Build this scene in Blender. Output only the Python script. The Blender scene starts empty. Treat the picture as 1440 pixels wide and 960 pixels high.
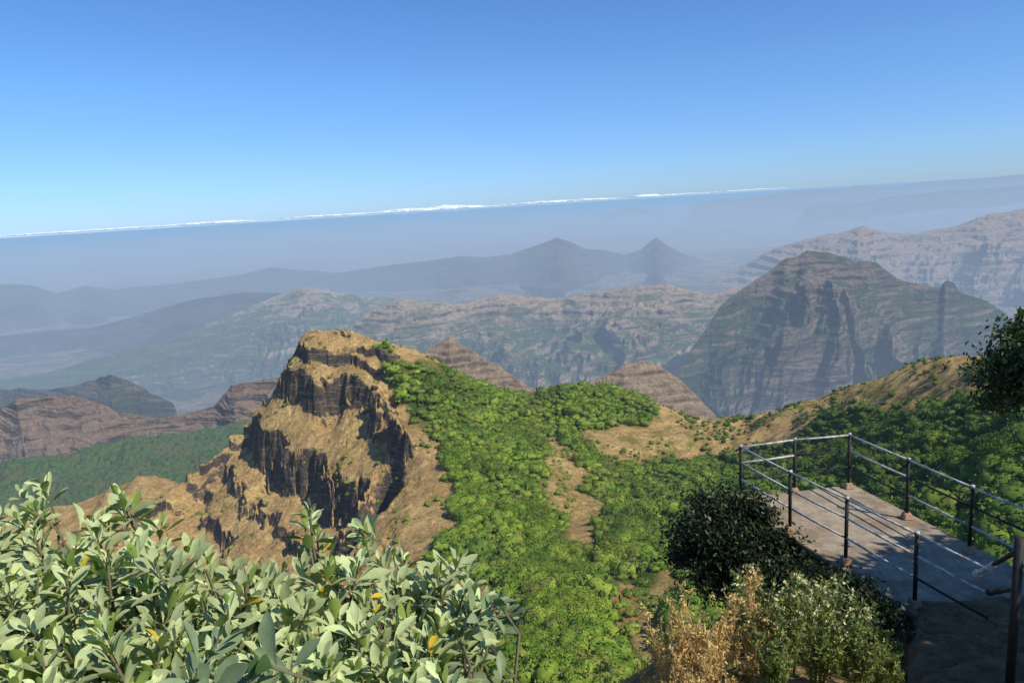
import bpy, bmesh, math, random
import numpy as np
from mathutils import Vector, Matrix
random.seed(7); rng = np.random.default_rng(7)
S = bpy.context.scene; COL = S.collection
PI = math.pi
# ------------------------------------------------------------------ camera maths
F = 1040.0; ROLL = math.radians(3.52); PITCH = math.radians(10.4)
c_, s_ = math.cos(ROLL), math.sin(ROLL); cp, sp = math.cos(PITCH), math.sin(PITCH)
def ray(px, py):
    a = (px-720)/F; b = (480-py)/F
    h = a*c_+b*s_; v = -a*s_+b*c_
    return np.array((h, cp+v*sp, -sp+v*cp))
def at(px, py, Y):
    d = ray(px, py); return d*(Y/d[1])
def atz(px, py, z):
    d = ray(px, py); return d*(z/d[2])
def project(x, y, z):
    dep = y*cp-z*sp; up = y*sp+z*cp
    dep = np.maximum(dep, 1e-3)
    h = x/dep; v = up/dep
    return 720+F*(h*c_-v*s_), 480-F*(h*s_+v*c_)
# ------------------------------------------------------------------ noise
def _h(ix, iy, seed):
    n = (ix*374761393 + iy*668265263 + seed*1442695041) & 0xffffffff
    n = ((n ^ (n >> 13))*1274126177) & 0xffffffff
    n = n ^ (n >> 16)
    return (n & 0xffff)/65535.0
def vn(x, y, seed=0):
    x = np.asarray(x, float); y = np.asarray(y, float)
    xi = np.floor(x).astype(np.int64); yi = np.floor(y).astype(np.int64)
    fx = x-xi; fy = y-yi
    fx = fx*fx*(3-2*fx); fy = fy*fy*(3-2*fy)
    a = _h(xi, yi, seed); b = _h(xi+1, yi, seed); c = _h(xi, yi+1, seed); d = _h(xi+1, yi+1, seed)
    return a+(b-a)*fx+(c-a)*fy+(a-b-c+d)*fx*fy
def cells(x, y, seed=0):
    return _h(np.floor(x).astype(np.int64), np.floor(y).astype(np.int64), seed)
def fbm(x, y, seed=0, o=4):
    t = 0; am = .5; f = 1; tot = 0
    for i in range(o):
        t = t+am*(vn(x*f+i*17.3, y*f-i*9.1, seed+i)-.5)*2; tot += am; am *= .5; f *= 2.03
    return t/tot
def ridged(x, y, seed=0, o=4):
    t = 0; am = .5; f = 1; tot = 0
    for i in range(o):
        t = t+am*(1-np.abs(2*vn(x*f+i*7.3, y*f-i*5.1, seed+i)-1)); tot += am; am *= .5; f *= 2.05
    return t/tot
def sst(x, a, b):
    t = np.clip((x-a)/(b-a), 0, 1); return t*t*(3-2*t)
# ------------------------------------------------------------------ object helpers
def tag(o, label=None, cat=None, group=None, kind=None):
    if label: o['label'] = label
    if cat: o['category'] = cat
    if group: o['group'] = group
    if kind: o['kind'] = kind
    return o
def empty(name, loc=(0, 0, 0)):
    o = bpy.data.objects.new(name, None); COL.objects.link(o); o.location = loc
    o.empty_display_size = .2
    return o
def npmesh(name, V, Fc, mat=None, smooth=False, attrs=None):
    V = np.ascontiguousarray(V, np.float32); Fc = np.ascontiguousarray(Fc, np.int32)
    me = bpy.data.meshes.new(name); k = Fc.shape[1]
    me.vertices.add(len(V)); me.vertices.foreach_set('co', V.ravel())
    me.loops.add(Fc.size); me.loops.foreach_set('vertex_index', Fc.ravel())
    me.polygons.add(len(Fc)); me.polygons.foreach_set('loop_start', np.arange(len(Fc), dtype=np.int32)*k)
    if smooth: me.polygons.foreach_set('use_smooth', np.ones(len(Fc), bool))
    me.update(calc_edges=True)
    if attrs:
        for n, arr in attrs.items():
            a = me.attributes.new(n, 'FLOAT', 'POINT'); a.data.foreach_set('value', np.ascontiguousarray(arr, np.float32).ravel())
    if mat: me.materials.append(mat)
    return me
def link(name, me, parent=None):
    o = bpy.data.objects.new(name, me); COL.objects.link(o)
    if parent: o.parent = parent
    return o
def gridfaces(nr, nc):
    i = np.arange(nr*nc).reshape(nr, nc)
    return np.stack([i[:-1, :-1], i[:-1, 1:], i[1:, 1:], i[1:, :-1]], -1).reshape(-1, 4)
class MB:
    def __init__(s): s.v = []; s.f = []
    def tube(s, pts, rad, n=8, cap=True):
        pts = [Vector(p) for p in pts]
        if not hasattr(rad, '__len__'): rad = [rad]*len(pts)
        b0 = len(s.v); prev = None
        for i, p in enumerate(pts):
            d = (pts[min(i+1, len(pts)-1)]-pts[max(i-1, 0)]).normalized()
            if prev is None:
                u = d.orthogonal().normalized()
            else:
                u = (prev-d*prev.dot(d)).normalized()
            prev = u; w = d.cross(u)
            for k in range(n):
                a = 2*PI*k/n
                s.v.append(p+(u*math.cos(a)+w*math.sin(a))*rad[i])
        for i in range(len(pts)-1):
            for k in range(n):
                a = b0+i*n+k; b = b0+i*n+(k+1) % n
                s.f.append((a, b, b+n, a+n))
        if cap:
            s.f.append(tuple(b0+k for k in range(n))[::-1]); e = b0+(len(pts)-1)*n
            s.f.append(tuple(e+k for k in range(n)))
    def prism(s, poly, z0, z1, taper=1.0, jit=0):
        b0 = len(s.v); n = len(poly)
        cx = sum(p[0] for p in poly)/n; cy = sum(p[1] for p in poly)/n
        for z, t in ((z0, 1), (z1, taper)):
            for i, p in enumerate(poly):
                zz = z[i] if hasattr(z, '__len__') else z
                s.v.append(Vector((cx+(p[0]-cx)*t, cy+(p[1]-cy)*t, zz)))
        for k in range(n):
            a = b0+k; b = b0+(k+1) % n
            s.f.append((a, b, b+n, a+n))
        s.f.append(tuple(b0+k for k in range(n))[::-1]); s.f.append(tuple(b0+n+k for k in range(n)))
    def build(s, name, mat, parent=None, smooth=False, bevel=0):
        me = bpy.data.meshes.new(name); me.from_pydata([tuple(v) for v in s.v], [], s.f); me.update()
        bm = bmesh.new(); bm.from_mesh(me); bmesh.ops.recalc_face_normals(bm, faces=bm.faces)
        if bevel: bmesh.ops.bevel(bm, geom=list(bm.edges), offset=bevel, segments=2, affect='EDGES')
        bm.to_mesh(me); bm.free()
        if smooth:
            for p in me.polygons: p.use_smooth = True
        me.materials.append(mat)
        return link(name, me, parent)
# ------------------------------------------------------------------ materials
def make_painted_haze_group():
    g = bpy.data.node_groups.new('PaintedHaze', 'ShaderNodeTree')  # haze painted into materials as emission, growing with distance from the origin
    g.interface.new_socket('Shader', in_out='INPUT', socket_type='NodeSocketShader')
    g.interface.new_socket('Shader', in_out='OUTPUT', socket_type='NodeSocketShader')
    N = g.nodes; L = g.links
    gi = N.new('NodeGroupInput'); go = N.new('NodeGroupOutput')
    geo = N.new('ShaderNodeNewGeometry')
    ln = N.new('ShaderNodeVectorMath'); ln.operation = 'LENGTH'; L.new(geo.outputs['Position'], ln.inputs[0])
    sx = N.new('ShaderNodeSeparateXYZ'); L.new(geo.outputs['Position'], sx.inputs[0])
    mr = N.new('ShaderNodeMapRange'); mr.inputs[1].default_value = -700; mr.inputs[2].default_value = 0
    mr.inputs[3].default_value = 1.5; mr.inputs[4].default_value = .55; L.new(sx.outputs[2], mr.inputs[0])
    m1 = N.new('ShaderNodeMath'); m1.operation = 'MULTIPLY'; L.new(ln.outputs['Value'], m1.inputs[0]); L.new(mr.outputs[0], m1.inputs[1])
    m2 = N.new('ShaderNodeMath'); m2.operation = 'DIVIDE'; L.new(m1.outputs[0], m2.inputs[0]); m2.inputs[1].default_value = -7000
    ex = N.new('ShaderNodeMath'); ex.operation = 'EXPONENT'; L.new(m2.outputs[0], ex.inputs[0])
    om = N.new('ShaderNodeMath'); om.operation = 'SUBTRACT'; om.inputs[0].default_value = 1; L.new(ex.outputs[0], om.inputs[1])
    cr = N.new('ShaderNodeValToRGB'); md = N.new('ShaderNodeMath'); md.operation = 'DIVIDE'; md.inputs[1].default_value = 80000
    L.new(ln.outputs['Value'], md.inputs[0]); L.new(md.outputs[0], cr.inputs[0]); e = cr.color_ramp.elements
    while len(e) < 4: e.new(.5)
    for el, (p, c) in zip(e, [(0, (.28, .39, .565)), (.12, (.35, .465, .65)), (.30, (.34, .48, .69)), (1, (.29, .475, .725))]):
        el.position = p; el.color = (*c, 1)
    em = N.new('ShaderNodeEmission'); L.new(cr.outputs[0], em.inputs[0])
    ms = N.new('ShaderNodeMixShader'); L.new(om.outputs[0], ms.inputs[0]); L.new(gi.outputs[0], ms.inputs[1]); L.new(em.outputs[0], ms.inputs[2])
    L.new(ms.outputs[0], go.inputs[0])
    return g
HAZE = make_painted_haze_group()
class NT:
    def __init__(s, name, haze=False, rough=.85, spec=.2):
        s.m = bpy.data.materials.new(name); s.m.use_nodes = True; s.t = s.m.node_tree; s.N = s.t.nodes; s.L = s.t.links
        s.b = s.N['Principled BSDF']; s.b.inputs['Roughness'].default_value = rough; s.b.inputs['Specular IOR Level'].default_value = spec
        s.out = s.N['Material Output']
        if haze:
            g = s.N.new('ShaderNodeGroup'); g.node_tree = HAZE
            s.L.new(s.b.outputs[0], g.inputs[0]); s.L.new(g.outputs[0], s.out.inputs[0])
    def pos(s): return s.N.new('ShaderNodeNewGeometry').outputs['Position']
    def vmul(s, v, xyz):
        n = s.N.new('ShaderNodeVectorMath'); n.operation = 'MULTIPLY'; s.L.new(v, n.inputs[0]); n.inputs[1].default_value = xyz; return n.outputs[0]
    def noise(s, v, scale, detail=6, rough=.6, dist=0):
        n = s.N.new('ShaderNodeTexNoise'); s.L.new(v, n.inputs['Vector']); n.inputs['Scale'].default_value = scale
        n.inputs['Detail'].default_value = detail; n.inputs['Roughness'].default_value = rough; n.inputs['Distortion'].default_value = dist
        return n.outputs['Fac']
    def ramp(s, f, stops):
        n = s.N.new('ShaderNodeValToRGB'); s.L.new(f, n.inputs[0]); e = n.color_ramp.elements
        while len(e) < len(stops): e.new(.5)
        for el, (p, c) in zip(e, stops):
            el.position = p; el.color = (c, c, c, 1) if not hasattr(c, '__len__') else (*c, 1)
        return n.outputs[0]
    def mix(s, f, a, b, mode='MIX'):
        n = s.N.new('ShaderNodeMix'); n.data_type = 'RGBA'; n.blend_type = mode
        for sock, v in (('Factor', f), ('A', a), ('B', b)):
            if isinstance(v, (int, float)): n.inputs[sock].default_value = v
            elif isinstance(v, tuple): n.inputs[sock].default_value = (*v, 1)
            else: s.L.new(v, n.inputs[sock])
        return n.outputs['Result']
    def math(s, op, a, b=0.0):
        n = s.N.new('ShaderNodeMath'); n.operation = op
        for i, v in enumerate((a, b)):
            if isinstance(v, (int, float)): n.inputs[i].default_value = v
            else: s.L.new(v, n.inputs[i])
        return n.outputs[0]
    def axis(s, p, i):
        x = s.N.new('ShaderNodeSeparateXYZ'); s.L.new(p, x.inputs[0]); return x.outputs[i]
    def rng(s, v, a, b, c=0., d=1.):
        n = s.N.new('ShaderNodeMapRange'); s.L.new(v, n.inputs[0])
        for i, q in enumerate((a, b, c, d)): n.inputs[i+1].default_value = q
        return n.outputs[0]
    def attr(s, name):
        n = s.N.new('ShaderNodeAttribute'); n.attribute_name = name; return n.outputs['Fac']
    def nz(s):
        g = s.N.new('ShaderNodeNewGeometry'); x = s.N.new('ShaderNodeSeparateXYZ'); s.L.new(g.outputs['Normal'], x.inputs[0]); return x.outputs[2]
    def color(s, c): s.L.new(c, s.b.inputs['Base Color'])
    def bump(s, f, dist, st=1.0):
        n = s.N.new('ShaderNodeBump'); n.inputs['Distance'].default_value = dist; n.inputs['Strength'].default_value = st
        s.L.new(f, n.inputs['Height']); s.L.new(n.outputs[0], s.b.inputs['Normal'])

def mountain_mat(name, k, rock=(.12, .10, .09), dry=(.30, .20, .12), green=(.07, .09, .035), gamt=.5, zlo=None, zhi=None, zs=7):
    """k: size in metres of the main colour patches; below zlo the ground turns green"""
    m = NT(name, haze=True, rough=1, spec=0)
    p = m.pos()
    strata = m.noise(m.vmul(p, (.6/k, .6/k, zs/k)), 1.0, 8, .72, .9)
    patch = m.noise(p, 1.6/k, 8, .7, .5)
    fine = m.noise(p, 9/k, 7, .75)
    slope = m.ramp(m.math('ADD', m.nz(), m.math('MULTIPLY', m.math('SUBTRACT', fine, .5), .3)), [(.52, 0.), (.80, 1.)])
    c1 = m.mix(m.ramp(strata, [(.44, 0.), (.58, 1.)]), rock, dry)
    gf = m.math('ADD', m.math('MULTIPLY', patch, .7), m.math('MULTIPLY', strata, .3))
    if zlo is not None:
        gf = m.math('ADD', gf, m.rng(m.axis(p, 2), zlo, zhi, .16, -.05))
    c2 = m.mix(m.ramp(gf, [(1-gamt-.03, 0.), (1-gamt+.06, 1.)]), dry, green)
    c = m.mix(m.math('MULTIPLY', slope, .85), c1, c2)
    c = m.mix(.9, c, m.ramp(fine, [(.28, .4), (.72, 1.45)]), 'MULTIPLY')
    m.color(c)
    m.bump(m.math('ADD', m.math('MULTIPLY', strata, .8), m.math('MULTIPLY', fine, 1.2)), k*.13, 1.)
    return m.m

# hillside material
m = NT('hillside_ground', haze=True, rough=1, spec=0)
p = m.pos()
patch = m.noise(p, .05, 8, .7, .6); fine = m.noise(p, .9, 7, .75); vfine = m.noise(p, 6, 5, .7); mid = m.noise(p, .3, 6, .75, .3)
strata = m.noise(m.vmul(p, (.05, .05, .6)), 1., 7, .7, .8)
streak = m.noise(m.vmul(p, (.25, .25, .25)), 1., 8, .78, .8)
grass = m.mix(m.ramp(patch, [(.40, 0.), (.60, 1.)]), (.66, .455, .19), (.48, .31, .13))
olive = m.math('ADD', m.noise(p, .09, 8, .75), m.rng(m.axis(p, 0), -70, 10, -.04, .025))
grass = m.mix(m.ramp(olive, [(.52, 0.), (.62, .85)]), grass, (.25, .23, .06))
grass = m.mix(.85, grass, m.ramp(mid, [(.32, .5), (.68, 1.35)]), 'MULTIPLY')
rock = m.mix(m.ramp(streak, [(.36, 0.), (.66, 1.)]), (.045, .042, .04), (.19, .15, .115))
rock = m.mix(m.ramp(strata, [(.53, 0.), (.62, .8)]), rock, (.40, .27, .155))
slope = m.ramp(m.math('ADD', m.nz(), m.math('MULTIPLY', m.math('SUBTRACT', fine, .5), .35)), [(.46, 0.), (.57, 1.)])
g2 = m.mix(m.attr('forest'), grass, m.mix(m.ramp(patch, [(.45, 0.), (.60, 1.)]), (.08, .12, .025), (.20, .19, .055)))
cc = m.mix(slope, rock, g2)
cc = m.mix(.9, cc, m.ramp(fine, [(.25, .5), (.75, 1.4)]), 'MULTIPLY')
m.color(cc); m.bump(m.math('ADD', m.math('MULTIPLY', fine, 1.), m.math('MULTIPLY', vfine, .25)), 1.5, 1.)
M_HILL = m.m
# forest canopy
def forest_mat(name, a, b, c, d, xdark=False):
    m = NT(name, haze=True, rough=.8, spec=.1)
    p = m.pos()
    v = m.N.new('ShaderNodeTexVoronoi'); v.inputs['Scale'].default_value = .25; m.L.new(p, v.inputs['Vector'])
    x = m.N.new('ShaderNodeSeparateXYZ'); m.L.new(v.outputs['Color'], x.inputs[0])
    big = m.noise(p, .03, 7, .7)
    c0 = m.mix(m.ramp(x.outputs[0], [(.1, 0.), (.9, 1.)]), a, b)
    c0 = m.mix(m.ramp(x.outputs[1], [(.82, 0.), (.9, .7)]), c0, d)
    c0 = m.mix(m.ramp(big, [(.46, 0.), (.60, .85)]), c0, c)
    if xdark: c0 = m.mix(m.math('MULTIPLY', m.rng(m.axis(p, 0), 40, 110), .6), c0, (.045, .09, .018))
    c0 = m.mix(.85, c0, m.ramp(m.noise(p, 1.3, 5, .75), [(.28, .42), (.72, 1.4)]), 'MULTIPLY')
    m.color(c0)
    return m.m
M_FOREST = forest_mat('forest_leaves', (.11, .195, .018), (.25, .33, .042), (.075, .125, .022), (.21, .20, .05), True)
M_SHELF = forest_mat('far_forest_leaves', (.04, .08, .02), (.07, .125, .03), (.09, .095, .035), (.03, .06, .02))
def leaf_mat(name, top, bot, var=.4, trans=.25, rough=.5, yellow=False):
    m = NT(name, rough=rough, spec=.35)
    g = m.N.new('ShaderNodeNewGeometry')
    t = m.attr('tint')
    c = m.mix(g.outputs['Backfacing'], top, bot)
    c = m.mix(1., c, m.ramp(t, [(0., 1-var), (1., 1+var)]), 'MULTIPLY')
    c = m.mix(.5, c, m.ramp(m.noise(m.pos(), 60, 4, .6), [(.3, .7), (.7, 1.25)]), 'MULTIPLY')
    if yellow:
        c = m.mix(m.ramp(t, [(.985, 0.), (.99, 1.)]), c, (.65, .45, .03))
    m.color(c)
    tr = m.N.new('ShaderNodeBsdfTranslucent'); m.L.new(c, tr.inputs[0])
    ms = m.N.new('ShaderNodeMixShader'); ms.inputs[0].default_value = trans
    m.L.new(m.b.outputs[0], ms.inputs[1]); m.L.new(tr.outputs[0], ms.inputs[2]); m.L.new(ms.outputs[0], m.out.inputs[0])
    return m.m
M_SAGE = leaf_mat('sage_leaves', (.27, .37, .075), (.48, .55, .25), .5, .25, .55, True)
M_DEEP = leaf_mat('deep_green_leaves', (.08, .15, .045), (.22, .29, .14), .35, .2)
M_DARK = leaf_mat('shade_darkened_leaves', (.022, .038, .011), (.033, .05, .016), .5, .1)  # shade on the bush by the railing is put into this leaf colour
M_TREE = leaf_mat('tree_leaves', (.05, .085, .022), (.07, .11, .035), .5, .25)
M_STRAW = leaf_mat('straw_weed', (.72, .52, .20), (.72, .52, .21), .35, .35, .8)
M_WEED = leaf_mat('green_weed', (.17, .21, .05), (.20, .24, .065), .5, .3, .7)
M_WHITE = leaf_mat('white_flowers', (.84, .78, .42), (.84, .78, .42), .2, .3, .7)
def plain(name, col, rough, nscale, lo=.7, hi=1.2, bump=0, metal=0, spec=.4, dirt=None):
    m = NT(name, rough=rough, spec=spec); p = m.pos()
    n = m.noise(p, nscale, 8, .65)
    c = m.mix(1., col, m.ramp(n, [(.25, lo), (.75, hi)]), 'MULTIPLY')
    if dirt: c = m.mix(m.ramp(m.noise(p, nscale*.35, 6, .7), [(.48, 0.), (.58, 1.)]), c, dirt)
    m.color(c); m.b.inputs['Metallic'].default_value = metal
    if bump: m.bump(n, bump, .8)
    return m.m
M_BARK = plain('bark', (.12, .085, .06), .9, 40, .5, 1.3, .01)
M_TWIG = plain('green_twig', (.17, .15, .08), .8, 60)
M_CONC = plain('worn_concrete', (.37, .30, .21), .95, 5.5, .5, 1.25, .02, dirt=(.23, .17, .11))
M_PATH = plain('earth_path', (.20, .125, .07), 1, 6, .4, 1.6, .08, spec=.03)
M_FOOT = plain('footing_concrete', (.42, .26, .16), .95, 12, .7, 1.2, .01)
M_BLACK = plain('black_paint', (.018, .022, .020), .65, 30, .6, 1.6, 0, spec=.25, dirt=(.035, .03, .022))
M_SILV = plain('silver_paint', (.58, .57, .54), .8, 25, .6, 1.15, 0, spec=.15, dirt=(.32, .28, .23))
M_WALL = plain('stone_wall', (.14, .11, .08), .95, 5, .5, 1.3, .03)

# ------------------------------------------------------------------ near hillside (one height field)
CP = []
def C3(x, y, z): CP.append((x, y, z))
def Cp(px, py, Y): CP.append(tuple(at(px, py, Y)))
crest = [(430, 474, 430), (485, 472, 425), (525, 484, 412), (560, 495, 402), (600, 508, 400), (640, 528, 410), (700, 548, 430), (760, 556, 450), (830, 545, 440),
         (900, 556, 440), (950, 582, 430), (1020, 608, 450), (1100, 584, 420), (1200, 554, 380), (1260, 533, 355), (1330, 503, 330), (1390, 494, 305), (1440, 487, 290)]
left = [(395, 535, 428), (375, 575, 425), (350, 610, 422), (320, 650, 425), (295, 660, 440), (210, 670, 480), (120, 714, 460), (40, 728, 445), (-60, 734, 440)]
for p in crest+left: Cp(*p)
for p in crest+left:
    q = at(*p); C3(q[0]*1.16, q[1]*1.16, q[2]-45); C3(q[0]*1.45, q[1]*1.45, q[2]-150)
for p in [(600, 600, 350), (590, 680, 290), (570, 740, 258), (700, 650, 310), (700, 750, 240), (760, 850, 180), (850, 950, 130), (650, 900, 165),
          (850, 700, 290), (900, 620, 370), (900, 800, 220), (970, 700, 290), (1030, 650, 340), (1150, 620, 320), (1250, 600, 280), (1400, 560, 230),
          (1400, 700, 150), (1250, 700, 200), (1100, 720, 220), (760, 600, 390), (650, 570, 375), (1000, 850, 170), (1000, 950, 120),
          (390, 565, 418), (320, 700, 385), (410, 600, 398), (450, 650, 366), (420, 720, 340), (500, 720, 312), (520, 600, 365), (450, 600, 383), (480, 540, 402),
          (555, 640, 322), (530, 560, 385), (540, 700, 292), (400, 790, 310), (300, 765, 360), (210, 710, 430), (550, 800, 228), (400, 880, 215), (200, 850, 290),
          (260, 725, 405), (60, 810, 340), (480, 800, 262)]: Cp(*p)
for p in [(-3, 1.5, -1.9), (0, 1.6, -1.7), (2.5, 1.8, -1.9), (-4, 4, -5), (-1, 4, -4.6), (.8, 4.3, -4.0), (1.6, 5.5, -3.95), (3.2, 5.6, -4.35), (2.6, 8, -5.4), (1.4, 8, -5.7),
          (0, 8, -8), (-4, 9, -10), (3.2, 10.5, -6.6), (4.5, 9.5, -5.7), (5.5, 10.5, -5.7), (6.5, 9.5, -5.6), (8.8, 7.3, -5.6), (5, 7, -5.5), (4.6, 5.2, -4.7), (6, 4, -4.4),
          (5, 15, -10), (9, 15, -11), (12, 14, -10.5), (5, 30, -24), (15, 30, -22), (0, 30, -26), (-12, 28, -27), (25, 30, -24), (0, 70, -58), (-40, 60, -60), (30, 60, -52), (55, 60, -50),
          (-100, 150, -125), (-150, 220, -160), (330, 250, -60), (120, 90, -55), (420, 430, -150), (-400, 350, -230), (-300, 200, -195), (-500, 560, -340), (-80, 90, -85)]: C3(*p)
CP = np.array(CP)
r_ = np.hypot(CP[:, 0], CP[:, 1]); A = np.stack([np.arctan2(CP[:, 0], CP[:, 1]), np.log(r_)], 1); T = CP[:, 2]/r_
def U(d2): return .5*d2*np.log(d2+1e-12)
d2 = ((A[:, None]-A[None])**2).sum(-1); n = len(A)
K = np.zeros((n+3, n+3)); K[:n, :n] = U(d2)+np.eye(n)*2e-4; K[:n, n] = 1; K[:n, n+1:] = A; K[n, :n] = 1; K[n+1:, :n] = A.T
Wt = np.linalg.solve(K, np.concatenate([T, np.zeros(3)]))
rows = np.concatenate([np.geomspace(1.2, 150, 190, endpoint=False), np.linspace(150, 480, 700, endpoint=False), np.geomspace(480, 900, 70)])
cols = np.concatenate([np.linspace(math.radians(-49), math.radians(-24), 180, endpoint=False), np.linspace(math.radians(-24), math.radians(-4), 460, endpoint=False), np.linspace(math.radians(-4), math.radians(49), 480)])
AZ, LR = np.meshgrid(cols, np.log(rows)); R = np.exp(LR)
TT = Wt[n]+Wt[n+1]*AZ+Wt[n+2]*LR
for i in range(n): TT += Wt[i]*U((AZ-A[i, 0])**2+(LR-A[i, 1])**2)
X = np.sin(AZ)*R; Y = np.cos(AZ)*R; Z = TT*R
far = sst(R, 60, 160)
Z += far*(fbm(X/45, Y/45, 3, 5)*3.2+(ridged(X/60, Y/60, 9, 3)-.5)*5) + (1-far)*fbm(X/2, Y/2, 5, 4)*.1*np.minimum(1, R/10)
def inpoly(px, py, poly):
    ins = np.zeros(px.shape, bool); j = len(poly)-1
    for i in range(len(poly)):
        xi, yi = poly[i]; xj, yj = poly[j]
        ins ^= ((yi > py) != (yj > py)) & (px < (xj-xi)*(py-yi)/(yj-yi+1e-9)+xi); j = i
    return ins
def blur(a, k, it=2):
    for _ in range(it):
        for ax in (0, 1):
            c = np.cumsum(np.insert(np.pad(a, [(k, k) if ax == q else (0, 0) for q in (0, 1)], mode='edge'), 0, 0, axis=ax), axis=ax)
            a = (np.take(c, np.arange(2*k+1, c.shape[ax]), axis=ax)-np.take(c, np.arange(0, c.shape[ax]-2*k-1), axis=ax))/(2*k+1)
    return a
PX, PY = project(X, Y, Z)
cliff = inpoly(PX, PY, [(380, 440), (470, 470), (510, 510), (555, 590), (590, 660), (575, 760), (500, 800), (430, 830), (250, 790), (270, 640), (370, 540)]) & (R > 200) & (R < 475)
cliff = blur(cliff.astype(float), 6)
wx = X+fbm(X/9, Y/9, 81, 3)*6; wy = Y+fbm(X/9, Y/9, 82, 3)*6
blk = (cells(wx/15, wy/15, 15)-.5)*6+(cells(wx/6+.5, wy/6, 5)-.5)*3.5
dip = (X+90)*.12+(Y-360)*.03
warp = dip+fbm(X/42, Y/42, 21, 3)*9+(ridged(X/30, Y/30, 31, 2)-.5)*4+blk+fbm(X/3, Y/3, 41, 3)*1.5
Zt = np.interp(Z+warp, [-195, -166, -162.5, -150, -147, -131, -123, -102, -95.5, -84, -81, -60, -40],
               [-195, -178, -166, -160, -151, -147, -120, -107, -88, -83, -75, -60, -40])-warp*.5
cs = cliff*(.8+.2*sst(fbm(X/30, Y/30, 87, 3), -.3, .2))
Z = Z*(1-cs)+Zt*cs
Z += cliff*((ridged(X/26, Y/26, 88, 4)-.6)*4.5+(cells(wx/3.3, wy/3.3, 8)-.5)*.9)
# the recess under the near edge of the crest
for (qx, qy, qY, rr_, dp) in ((530, 708, 300, 7.5, 26), (541, 670, 310, 5, 15), (462, 560, 392, 6, 8)):
    q = at(qx, qy, qY); Z -= dp*np.exp(-(((X-q[0])/rr_+fbm(X/8, Y/8, 7, 3)*.5)**2+((Y-q[1])/(rr_*1.8))**2)**1.2)
# natural ledges over the golden slopes at the left
gold = blur(((R > 200) & (R < 540) & (PX < 560)).astype(float), 6)*(1-cliff)
w2 = fbm(X/22, Y/22, 55, 5)*10; sI = (Z+w2)/8; kf = np.floor(sI); ff = sI-kf
Z = Z+gold*.8*((kf+sst(ff, .38, .56))*8-w2-Z)+gold*((ridged(X/38, Y/38, 58, 5)-.6)*15+fbm(X/9, Y/9, 59, 3)*1.8)
# folds over the saddle and the right hillside
fold = far*sst(X, -10, 60)
Z += fold*(ridged(X/55, Y/55, 610, 4)-.6)*9
Z += far*(fbm(X/6, Y/6, 77, 4)*.9)
# weathered crest line of the rock: cap its height
lpx = [370, 385, 400, 412, 420, 428, 445, 485, 500, 520, 560, 600, 640]; lpy = [582, 548, 518, 500, 484, 472, 468, 467, 471, 477, 488, 499, 520]
PX, PY = project(X, Y, Z)
lim = np.interp(PX, lpx, lpy)+fbm(X/6, Y/6, 301, 3)*6+(cells(wx/5, wy/5, 44)-.5)*5*(PX < 470)
a_ = (PX-720)/F; b_ = (480-lim)/F; hh = a_*c_+b_*s_; vv = -a_*s_+b_*c_
tl = (-sp+vv*cp)/np.hypot(hh, cp+vv*sp)
cap = (R > 330) & (R < 560) & (PX > 372) & (PX < 640)
Z = np.where(cap, np.minimum(Z, tl*R), Z)
edge = sst(R, 600, 880); Z = Z*(1-edge)+(-700)*edge
PX, PY = project(X, Y, Z)
forest_in = [[(520, 490), (560, 505), (600, 510), (650, 535), (720, 548), (755, 562), (745, 585), (765, 640), (775, 700), (800, 760), (850, 800), (868, 860), (890, 900), (900, 1000), (560, 1000), (720, 860), (605, 795), (630, 740), (648, 690), (622, 640), (588, 590), (552, 540)],
             [(745, 560), (790, 540), (830, 532), (900, 543), (925, 580), (860, 602), (810, 615), (755, 605)],
             [(800, 610), (870, 605), (930, 640), (1000, 640), (1040, 660), (1040, 700), (1000, 760), (950, 790), (900, 850), (860, 830), (830, 790), (810, 730), (820, 690), (790, 640)],
             [(1040, 632), (1090, 616), (1150, 606), (1150, 585), (1230, 572), (1300, 578), (1380, 566), (1480, 574), (1480, 1000), (960, 1000), (940, 880), (1000, 700)]]
forest_out = [[(782, 630), (818, 640), (838, 700), (828, 775), (800, 760), (762, 690)], [(815, 604), (905, 602), (925, 650), (850, 666)], [(845, 805), (900, 825), (915, 900), (866, 890)]]
def forest_mask(px, py, x, y):
    px = px+fbm(x/14, y/14, 401, 3)*26; py = py+fbm(x/14, y/14, 402, 3)*18
    mk = np.zeros(px.shape, bool)
    for q in forest_in: mk |= inpoly(px, py, q)
    for q in forest_out: mk &= ~inpoly(px, py, q)
    return mk
fm = forest_mask(PX, PY, X, Y) & (R > 85) & (R < 480)
fmb = blur(fm.astype(float), 4)
hill_me = npmesh('hillside', np.stack([X, Y, Z], -1).reshape(-1, 3), gridfaces(*X.shape)[:, ::-1], M_HILL, False, {'forest': fmb.ravel()})
tag(link('hillside', hill_me), 'steep golden and green hillside with a rocky cliffed spur below the lookout', 'hillside', kind='structure')
def ground(x, y):
    x = np.atleast_1d(np.asarray(x, float)); y = np.atleast_1d(np.asarray(y, float))
    a = np.arctan2(x, y); r = np.hypot(x, y)
    ci = np.clip(np.interp(a, cols, np.arange(len(cols))), 0, len(cols)-1.001); ri = np.clip(np.interp(r, rows, np.arange(len(rows))), 0, len(rows)-1.001)
    i = ri.astype(int); j = ci.astype(int); fr = ri-i; fc = ci-j
    return (Z[i, j]*(1-fc)+Z[i, j+1]*fc)*(1-fr)+(Z[i+1, j]*(1-fc)+Z[i+1, j+1]*fc)*fr
TV = Z/R; CM = np.maximum.accumulate(TV, axis=0)
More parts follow.
